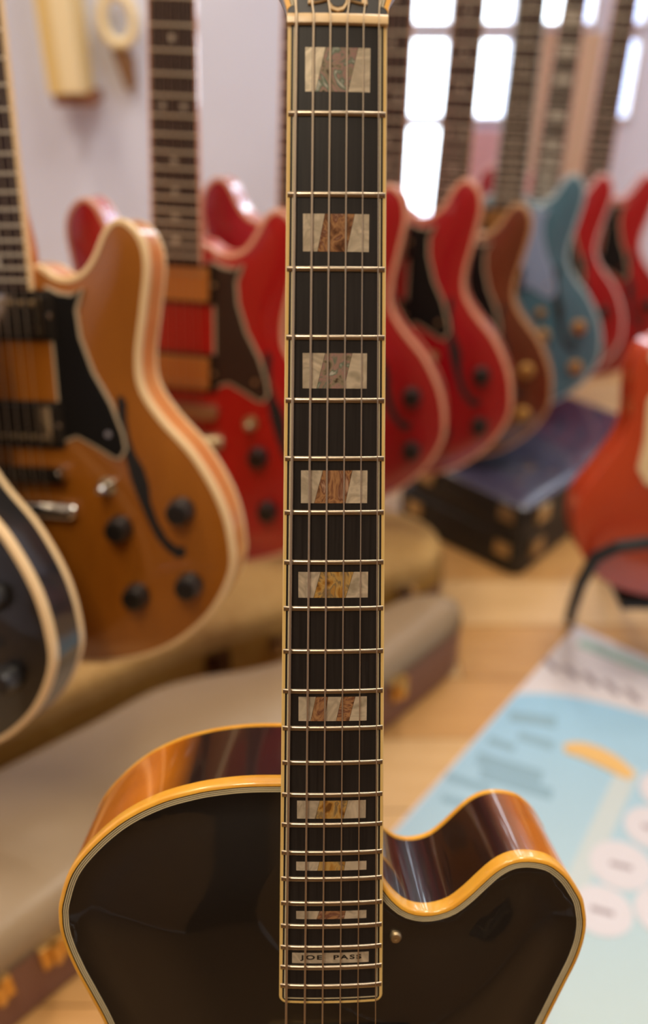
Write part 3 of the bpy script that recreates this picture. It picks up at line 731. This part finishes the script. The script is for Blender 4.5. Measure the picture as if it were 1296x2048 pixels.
dk_guard = mat('dark_guard', srgb(44, 30, 24), 0.4, coat=0.3)
blk_guard = mat('black_guard', srgb(8, 8, 9), 0.45, spec=0.3)
pale_guard = mat('pale_guard', srgb(130, 146, 178), 0.3, coat=0.5)
copper = mat('gold_cover', srgb(206, 142, 72), 0.3, metal=0.55)
amber_knob = mat('amber_knob', srgb(170, 128, 66), 0.35, coat=0.4)
blk_knob = mat('black_knob', srgb(30, 28, 26), 0.4, coat=0.4)

def es_pose(bridge, lean, roll=0.0, yaw=0.0):
    P_ = pose((0, 0, 0), lean, roll, yaw); return Matrix.Translation(Vector(bridge) - (P_ @ Vector((0, 0, 0.203)))) @ P_
def lp_pose(bridge, lean, roll=0.0, yaw=0.0):
    P_ = pose((0, 0, 0), lean, roll, yaw); return Matrix.Translation(Vector(bridge) - (P_ @ Vector((0, 0, 0.150)))) @ P_
fret_bg = mat('fret_nickel', srgb(232, 222, 200), 0.4, metal=0.8)
GRP = 'semi-hollow guitars hung in a row'
make_guitar('semi_hollow_guitar', 'natural amber semi-hollow guitar with black pickguard and cream binding', es_pose((-0.2879, 0.6910, 0.4934), 16.2, 0.26, -11), nat_top, nat_side, cream_b, blk_guard, grey_edge, M['chrome'], blk_knob, group=GRP)
make_guitar('semi_hollow_guitar', 'cherry red semi-hollow guitar with gold pickups just behind the natural amber one', es_pose((-0.170, 0.896, 0.457), 9.9, 2.8, -8), red, red_side, rose_b, dk_guard, grey_edge, M['brass_dull'], blk_knob, pick=copper, group=GRP)
make_guitar('semi_hollow_guitar', 'cherry red semi-hollow guitar whose neck is hidden behind the archtop neck', es_pose((-0.0382, 1.043, 0.450), 9.9, 2.0, -11), red_deep, red_side, rose_b, dk_guard, grey_edge, M['brass_dull'], blk_knob, group=GRP)
make_guitar('semi_hollow_guitar', 'deep red semi-hollow guitar with dark pickguard, first clear of the archtop neck', es_pose((0.0718, 1.152, 0.434), 9.9, 2.0, -14), red_deep, red_side, rose_b, blk_guard, grey_edge, M['brass_dull'], blk_knob, group=GRP)
make_guitar('semi_hollow_guitar', 'walnut brown semi-hollow guitar between the red one and the blue one', es_pose((0.184, 1.343, 0.361), 9.9, 3.0, -15), walnut, walnut_side, mat('tan_binding', srgb(190, 146, 100), 0.4, coat=0.4), blk_guard, grey_edge, M['brass_dull'], amber_knob, group=GRP)
make_guitar('semi_hollow_guitar', 'pale blue semi-hollow guitar with gold knobs', es_pose((0.314, 1.515, 0.369), 9.9, 2.6, -12), blue, blue, mat('blue_binding', srgb(170, 186, 190), 0.4, coat=0.4), pale_guard, mat('pale_edge', srgb(160, 172, 196), 0.4), M['gold'], amber_knob, neckm=blue, group=GRP)
make_guitar('semi_hollow_guitar', 'red semi-hollow guitar just behind the pale blue one, light block inlays', es_pose((0.418, 1.70, 0.335), 9.9, 4.0, -12), red_deep, red_side, mat('pink_binding', srgb(226, 180, 176), 0.4, coat=0.5), blk_guard, grey_edge, M['chrome'], blk_knob, dots='block', group=GRP)
make_guitar('semi_hollow_guitar', 'deep red semi-hollow guitar last in the row, beside the orange guitar', es_pose((0.535, 1.78, 0.320), 9.9, 4.0, -12), red_deep, red_side, MATS['pink_binding'], blk_guard, grey_edge, M['chrome'], blk_knob, group=GRP)
make_guitar('semi_hollow_guitar', 'black semi-hollow guitar with double cream binding, in front of the natural amber one', es_pose((-0.4284, 0.6107, 0.4634), 17.0, -0.5, -20), black, black, cream_b, None, None, M['chrome'], blk_knob, group=GRP)
make_guitar('solid_body_guitar', 'orange-red solid-body guitar with cream pickguard on a black stand', lp_pose((0.5033, 0.9479, 0.3033), 12.6), orange, orange, None, M['cream_plastic'], None, M['chrome'], blk_knob, kind='lp', pick=M['black_plastic'], bound_neck=False)

# overhead rail that the row hangs from (above the frame)
HR = empty('hanging_rail', Matrix.Translation((0.05, 1.42, 1.30)))
tag(HR, 'black metal rail overhead above the row of guitars', 'rail')
ra, rb = Vector((-0.62, -0.62, 0.0)), Vector((0.62, 0.72, 0.0))
link('bar', MB().tube([ra, rb], 0.012, 10).mesh('bar'), M['black_rubber'], HR)
for t in (0.05, 0.95):
    p = ra.lerp(rb, t); link('rod', MB().tube([p, p + Vector((0, 0, ZC - 1.30))], 0.008, 8).mesh('rod'), M['black_rubber'], HR)

# stand of the orange guitar
OS = empty('guitar_stand', Matrix.Translation((0.487, 1.0, 0)))
tag(OS, 'black tubular stand holding the orange-red guitar', 'guitar stand')
q_ = lambda x, y, z: (x - 0.487, y - 1.0, z)
for s in (-1, 1):
    arm = [(0.42, 0.908, 0.262), (0.385, 0.908, 0.256), (0.362, 0.918, 0.232), (0.364, 0.955, 0.16), (0.38, 1.01, 0.07), (0.397, 1.057, 0.009)]
    link('leg', MB().tube([q_(x if s < 0 else 1.0066 - x, y_, z_) for x, y_, z_ in arm], 0.009, 10).mesh('leg'), M['black_rubber'], OS)
link('cradle', MB().tube([q_(0.42, 0.908, 0.262), q_(0.503, 0.905, 0.262), q_(0.5866, 0.908, 0.262)], 0.009, 10).mesh('cradle'), M['black_rubber'], OS)
link('support', MB().box((-0.07, -0.075, 0.136), (0.09, 0.03, 0.146)).mesh('support', False), M['black_rubber'], OS)
link('rear_leg', MB().tube([q_(0.487, 1.02, 0.138), q_(0.487, 1.10, 0.06), q_(0.487, 1.20, 0.008)], 0.008, 8).mesh('rear_leg'), M['black_rubber'], OS)

# ------------------------------------------------------------------ cases on the floor
def case_shape(outline, h, crown_h, r=0.02, step=0.03, n=120):
    ol = orient_ccw(spline([Vector(p) for p in outline], n))
    b = MB(); prof = [(r * 0.6, 0.002), (0.002, 0.008), (0, 0.02), (0, h - r)] + [(r * (1 - math.cos(a)), h - r + r * math.sin(a)) for a in (0.4, 0.8, 1.2, 1.57)]
    rr = []
    for d, z in prof: rr.append([Vector((q.x, q.y, z)) for q in offset(ol, d)])
    b.rings(rr, True, False, False)
    top = filled(offset(ol, r), step, lambda d, u, v: -(crown_h * (1 - (1 - min(d / 0.09, 1)) ** 2)), y_sign=1)
    tv = [(x, z, h - y) for x, y, z in top.v]     # filled() works in x/z with height on y
    b.add(tv, top.f)
    return b, ol
case_brown = mat('case_vinyl_brown', srgb(158, 136, 106), 0.34, spec=0.5, bump=(220, 0.15))
case_side_m = mat('case_side_mauve', srgb(128, 92, 82), 0.4)
tweed_m = mat('case_tweed', srgb(206, 170, 104), 0.7, noise=((90, 90, 90), srgb(178, 138, 70), 0.7))
tweed_side = mat('case_tweed_side', srgb(190, 150, 70), 0.7, noise=((60, 60, 60), srgb(166, 124, 50), 0.7))
br_out = [(-0.66, 0.10), (-0.50, 0.245), (-0.304, 0.446), (-0.1, 0.648), (0.08, 0.826), (0.165, 0.912), (0.196, 0.95), (0.200, 0.975), (0.17, 0.992), (0.12, 0.985), (0.05, 0.935), (-0.04, 0.862), (-0.10, 0.835), (-0.16, 0.822), (-0.222, 0.796), (-0.291, 0.738), (-0.374, 0.672), (-0.5, 0.57), (-0.66, 0.46), (-0.80, 0.30), (-0.78, 0.14)]
CB = empty('guitar_case', Matrix.Translation((-0.25, 0.55, 0)))
tag(CB, 'brown vinyl guitar case lying flat on the floor with gold latches', 'guitar case')
sub = Vector((-0.25, 0.55, 0))
def movev(mb, d): mb.v = [tuple(Vector(v) - d) for v in mb.v]; return mb
b, ol = case_shape(br_out, 0.125, 0.010, 0.03)
link('lid', movev(b, sub).mesh('lid', True, 60), case_brown, CB)
bs, _ = case_shape(br_out, 0.085, 0.0, 0.002)
bs.v = [(x + 0, y, z) for x, y, z in bs.v]
ol2 = offset(orient_ccw(spline([Vector(p) for p in br_out], 120)), -0.003)
sb = MB().rings([[Vector((q.x, q.y, z)) for q in ol2] for z in (0.004, 0.086)], True, False, False)
link('lower_shell', movev(sb, sub).mesh('lower_shell', True, 60), case_side_m, CB, label='mauve-brown lower shell')
def latch(parent, sub, pos, ang, m, s=1.0):
    T = Matrix.Translation(Vector(pos) - sub) @ Matrix.Rotation(RAD(ang), 4, 'Z')
    l = MB().box((-0.016 * s, -0.006, -0.020 * s), (0.016 * s, 0.004, 0.014 * s), T)
    o = link('latch', l.mesh('latch', False), m, parent)
    link('hasp', MB().tube([T @ Vector((0, -0.008, 0.016 * s)), T @ Vector((0, -0.012, 0)), T @ Vector((0, -0.008, -0.014 * s))], 0.006 * s, 8).mesh('hasp'), m, o)
for px, py in ((-0.272, 0.478), (-0.315, 0.437), (0.10, 0.842)):
    latch(CB, sub, (px, py - 0.002, 0.072), 45, M['gold'], 0.9)
hh = [(-0.10, 0.644), (-0.03, 0.714)]
link('handle', movev(MB().tube([(-0.105, 0.640, 0.06), (-0.09, 0.625, 0.06), (-0.03, 0.685, 0.06), (-0.035, 0.71, 0.06)], 0.009, 8), sub).mesh('handle'), M['black_rubber'], CB)

tw_out = [(-0.72, 0.52), (-0.5, 0.645), (-0.374, 0.735), (-0.29, 0.80), (-0.2, 0.865), (-0.1, 0.918), (0.0, 0.967), (0.10, 1.022), (0.165, 1.06), (0.188, 1.11), (0.165, 1.17), (0.08, 1.215), (-0.1, 1.25), (-0.4, 1.24), (-0.7, 1.12), (-0.86, 0.9), (-0.84, 0.62)]
CT = empty('guitar_case', Matrix.Translation((-0.2, 1.03, 0)))
tag(CT, 'tan tweed guitar case on the floor under the hanging guitars', 'guitar case')
sub2 = Vector((-0.2, 1.03, 0))
b, _ = case_shape(tw_out, 0.13, 0.006, 0.02)
link('lid', movev(b, sub2).mesh('lid', True, 60), tweed_m, CT)
ol3 = offset(orient_ccw(spline([Vector(p) for p in tw_out], 120)), -0.003)
link('lower_shell', movev(MB().rings([[Vector((q.x, q.y, z)) for q in ol3] for z in (0.004, 0.095)], True, False, False), sub2).mesh('lower_shell', True, 60), tweed_side, CT)
latch(CT, sub2, (-0.150, 0.890, 0.075), 28, mat('latch_brown', srgb(92, 62, 36), 0.4, metal=0.6), 1.1)
latch(CT, sub2, (-0.065, 0.931, 0.075), 26, M['chrome'], 1.0)
latch(CT, sub2, (0.125, 1.030, 0.085), 28, M['chrome'], 1.0)
link('end_cap', movev(MB().rings([[Vector((q.x, q.y, z)) for q in [p_ for p_ in offset(ol3, -0.002) if p_.x > 0.125]] for z in (0.006, 0.07)], False), sub2).mesh('end_cap'), mat('cap_leather', srgb(110, 72, 52), 0.5), CT)

blk_case = mat('case_black', srgb(30, 28, 27), 0.5, bump=(300, 0.2))
blk_top = mat('case_black_gloss', srgb(64, 62, 82), 0.16, coat=0.8)
def box_case(label, near, ang, w, l, z0, h, top_m):
    E_ = empty('guitar_case', Matrix.Translation((near[0], near[1], z0)) @ Matrix.Rotation(RAD(ang), 4, 'Z'))
    tag(E_, label, 'guitar case', 'black hard cases in a stack')
    # local x along the long side, y along the short one
    def body_(za, zb):
        r = 0.02; pl = []
        for cx, cy, a0 in ((l - r, w - r, 0), (r, w - r, 90), (r, r, 180), (l - r, r, 270)):
            pl += [Vector((cx + r * math.cos(RAD(a0 + 18 * k)), cy + r * math.sin(RAD(a0 + 18 * k)))) for k in range(6)]
        return MB().rings([[Vector((p.x, p.y, z)) for p in pl] for z in (za, zb)]), pl
    b_, pl = body_(0.0, h * 0.62); link('lower_shell', b_.mesh('lower_shell', True, 50), blk_case, E_)
    b_, pl = body_(h * 0.64, h - 0.004); link('lid', b_.mesh('lid', True, 50), blk_case, E_)
    link('lid_top', MB().rings([[Vector((p.x, p.y, h - 0.004)) for p in pl], [Vector((p.x, p.y, h - 0.002)) for p in offset(pl, 0.003)], [Vector((p.x, p.y, h)) for p in offset(pl, 0.012)]]).mesh('lid_top', True, 50), top_m, E_)
    link('trim', MB().rings([[Vector((p.x, p.y, z)) for p in offset(pl, -0.0015)] for z in (h * 0.61, h * 0.65)]).mesh('trim', True, 50), M['black_rubber'], E_)
    for x in (0.03, l * 0.5, l - 0.08):
        o = link('latch', MB().box((x, -0.008, h * 0.42), (x + 0.032, 0.002, h * 0.86)).mesh('latch', False), M['brass_dull'], E_)
    for y_ in (0.02, w - 0.06):
        link('corner_plate', MB().box((-0.005, y_, h * 0.46), (0.003, y_ + 0.03, h * 0.82)).mesh('corner_plate', False), M['brass_dull'], E_)
    return E_
box_case('black hard guitar case at the bottom of the stack near the blue guitar', (0.335, 1.175), 47, 0.27, 0.43, 0.001, 0.073, blk_case)
box_case('black hard case with glossy bluish lid on top of the stack', (0.333, 1.172), 44, 0.255, 0.43, 0.075, 0.069, blk_top)

# ------------------------------------------------------------------ poster on the floor (print is flat)
PT = empty('poster', Matrix.Translation((0.0, 0, 0)))
pm_white = mat('poster_white', srgb(220, 214, 218), 0.5)
Tp = Vector((0.379, 1.015)); e1 = Vector((-0.640, -0.768)); e2 = Vector((0.768, -0.640))
def blue_print():
    m = bpy.data.materials.new('poster_blue'); m.use_nodes = True; nt = m.node_tree; b = nt.nodes['Principled BSDF']
    tc = nt.nodes.new('ShaderNodeTexCoord'); sp = nt.nodes.new('ShaderNodeSeparateXYZ'); rp = nt.nodes.new('ShaderNodeValToRGB')
    mr = nt.nodes.new('ShaderNodeMapRange'); mr.inputs[1].default_value = 0.45; mr.inputs[2].default_value = 0.9
    rp.color_ramp.elements[0].color = srgb(186, 208, 212); rp.color_ramp.elements[1].color = srgb(152, 200, 232)
    nt.links.new(tc.outputs['Object'], sp.inputs[0]); nt.links.new(sp.outputs[1], mr.inputs[0]); nt.links.new(mr.outputs[0], rp.inputs[0]); nt.links.new(rp.outputs[0], b.inputs['Base Color'])
    b.inputs['Roughness'].default_value = 0.45
    return m
pm_blue = blue_print()
pm_grey = mat('poster_grey_print', srgb(140, 176, 196), 0.5)
pm_orange = mat('poster_orange', srgb(228, 186, 116), 0.5)
pm_pink = mat('poster_pink', srgb(216, 214, 222), 0.5)
pm_pale = mat('poster_pale_band', srgb(196, 210, 214), 0.5)
pm_teal = mat('poster_teal', srgb(176, 206, 196), 0.5)
pm_ink = mat('poster_ink', srgb(156, 144, 152), 0.5)
def flat(poly, z0, z1):
    n = len(poly); _, _, tri, *_x = delaunay_2d_cdt([Vector(p) for p in poly], [], [list(range(n))], 1, 1e-9)
    vs = [(p[0], p[1], z0) for p in poly] + [(p[0], p[1], z1) for p in poly]
    return MB().add(vs, [tuple(t) for t in tri] + [tuple(i + n for i in reversed(t)) for t in tri] + [(i, (i + 1) % n, (i + 1) % n + n, i + n) for i in range(n)])
def PP(s, t): p = Tp + e1 * s + e2 * t; return (p.x, p.y)
tag(PT, 'large pale blue and white printed poster lying on the floor', 'poster')
Zp = 0.004
link('sheet', flat([PP(-0.04, 0), PP(-0.04, 0.75), PP(0.55, 0.75), PP(0.55, 0)], 0.0005, Zp).mesh('sheet', False), pm_white, PT)
bl_top = spline([Vector(p) for p in ((0.282, 0.893), (0.31, 0.895), (0.36, 0.888), (0.42, 0.868), (0.50, 0.83), (0.60, 0.76))], 24, False)
blp = [PP(0.17, 0.002)] + [(p.x, p.y) for p in bl_top] + [PP(0.545, 0.70), PP(0.545, 0.004)]
link('printed_field', flat(blp, Zp - 0.001, Zp + 0.0003).mesh('printed_field', False), pm_blue, PT, label='pale blue printed field')
ZL = [0.0006]
def pbar(a, b, w, m, z=None, nm='printed_line', lab=None):
    ZL[0] += 0.00006; z = ZL[0]
    a, b = Vector(a), Vector(b); t = (b - a).normalized(); n_ = Vector((-t.y, t.x)) * w / 2
    return link(nm, flat([a - n_, b - n_, b + n_, a + n_], Zp - 0.001, Zp + z).mesh(nm, False), m, PT, label=lab)
for a, b, w in (((0.262, 0.850), (0.325, 0.838), 0.020), ((0.268, 0.815), (0.312, 0.795), 0.016), ((0.225, 0.807), (0.258, 0.790), 0.014), ((0.205, 0.775), (0.285, 0.742), 0.022), ((0.205, 0.750), (0.292, 0.715), 0.018), ((0.160, 0.745), (0.215, 0.722), 0.012), ((0.150, 0.71), (0.21, 0.69), 0.010)):
    pbar(a, b, w, pm_grey)
oc = spline([Vector(p) for p in ((0.325, 0.790), (0.350, 0.787), (0.380, 0.768), (0.402, 0.742))], 14, False)
ob = MB(); pl = [Vector((p.x, p.y)) for p in oc]
left_ = []; right_ = []
for i, p in enumerate(pl):
    t = (pl[min(i + 1, 13)] - pl[max(i - 1, 0)]).normalized(); n_ = Vector((-t.y, t.x)) * (0.015 * math.sqrt(max(0.08, 1 - ((i - 6.5) / 7.2) ** 2)))
    left_.append(p + n_); right_.append(p - n_)
link('printed_arc', flat(left_ + right_[::-1], Zp - 0.001, Zp + 0.0022).mesh('printed_arc', False), pm_orange, PT, label='orange printed arc')
pbar((0.405, 0.76), (0.255, 0.535), 0.026, pm_pale, nm='printed_band')
for (x, y_, r_) in ((0.350, 0.614, 0.036), (0.312, 0.557, 0.034), (0.404, 0.665, 0.034), (0.385, 0.555, 0.036), (0.43, 0.61, 0.036), (0.44, 0.72, 0.034)):
    circ = [(x + r_ * math.cos(RAD(12 * k)), y_ + r_ * 0.92 * math.sin(RAD(12 * k))) for k in range(30)]
    ZL[0] += 0.00006
    link('printed_disc', flat(circ, Zp - 0.001, Zp + ZL[0]).mesh('printed_disc', False), pm_pink, PT)
    pbar((x - 0.012, y_ + 0.003), (x + 0.012, y_ - 0.005), 0.006, pm_ink)
for k in range(5):
    a = Vector((0.338 + 0.026 * k, 0.955 - 0.016 * k))
    pbar(a + Vector((0, 0.012)), a + Vector((0.012, -0.014)), 0.009, pm_ink)
pbar((0.40, 1.005), (0.52, 0.925), 0.020, pm_teal, nm='printed_band')

# ------------------------------------------------------------------ fixture on the back wall
WF = empty('wall_cupboard', Matrix.Translation((-0.54, Y1, 0.62)))
tag(WF, 'cream painted cupboard edge on the wall between two necks, brown underside', 'cupboard')
cream_paint = mat('cream_paint', srgb(232, 206, 140), 0.5); cream_light = mat('cream_light', srgb(240, 224, 182), 0.5)
link('carcass', MB().box((-0.045, -0.10, 0.04), (0.030, 0, 0.75)).mesh('carcass', False), cream_paint, WF)
link('door', MB().box((-0.012, -0.116, 0.045), (0.030, -0.10, 0.75)).mesh('door', False), cream_light, WF)
link('base', MB().box((-0.038, -0.095, 0.018), (0.045, 0, 0.04)).mesh('base', False), mat('brown_base', srgb(134, 84, 56), 0.6), WF)
WR = empty('wall_hook', Matrix.Translation((-0.435, Y1, 0.72)))
tag(WR, 'round pale wall hook with a brown strap end beside the cream cupboard', 'hook')
ring = MB(); pts = [(0.034 * math.cos(RAD(15 * k)), -0.03, 0.075 + 0.046 * math.sin(RAD(15 * k))) for k in range(25)]
link('ring', ring.tube(pts, 0.011, 8, False).mesh('ring'), cream_light, WR)
link('strap', prism([(-0.022, 0.02), (0.006, 0.028), (0.022, 0.0), (0.020, -0.055), (0.002, -0.062), (-0.008, -0.03)], 0.0, 0.03).mesh('strap', False), mat('brown_strap', srgb(126, 92, 62), 0.6), WR)
bpy_update()
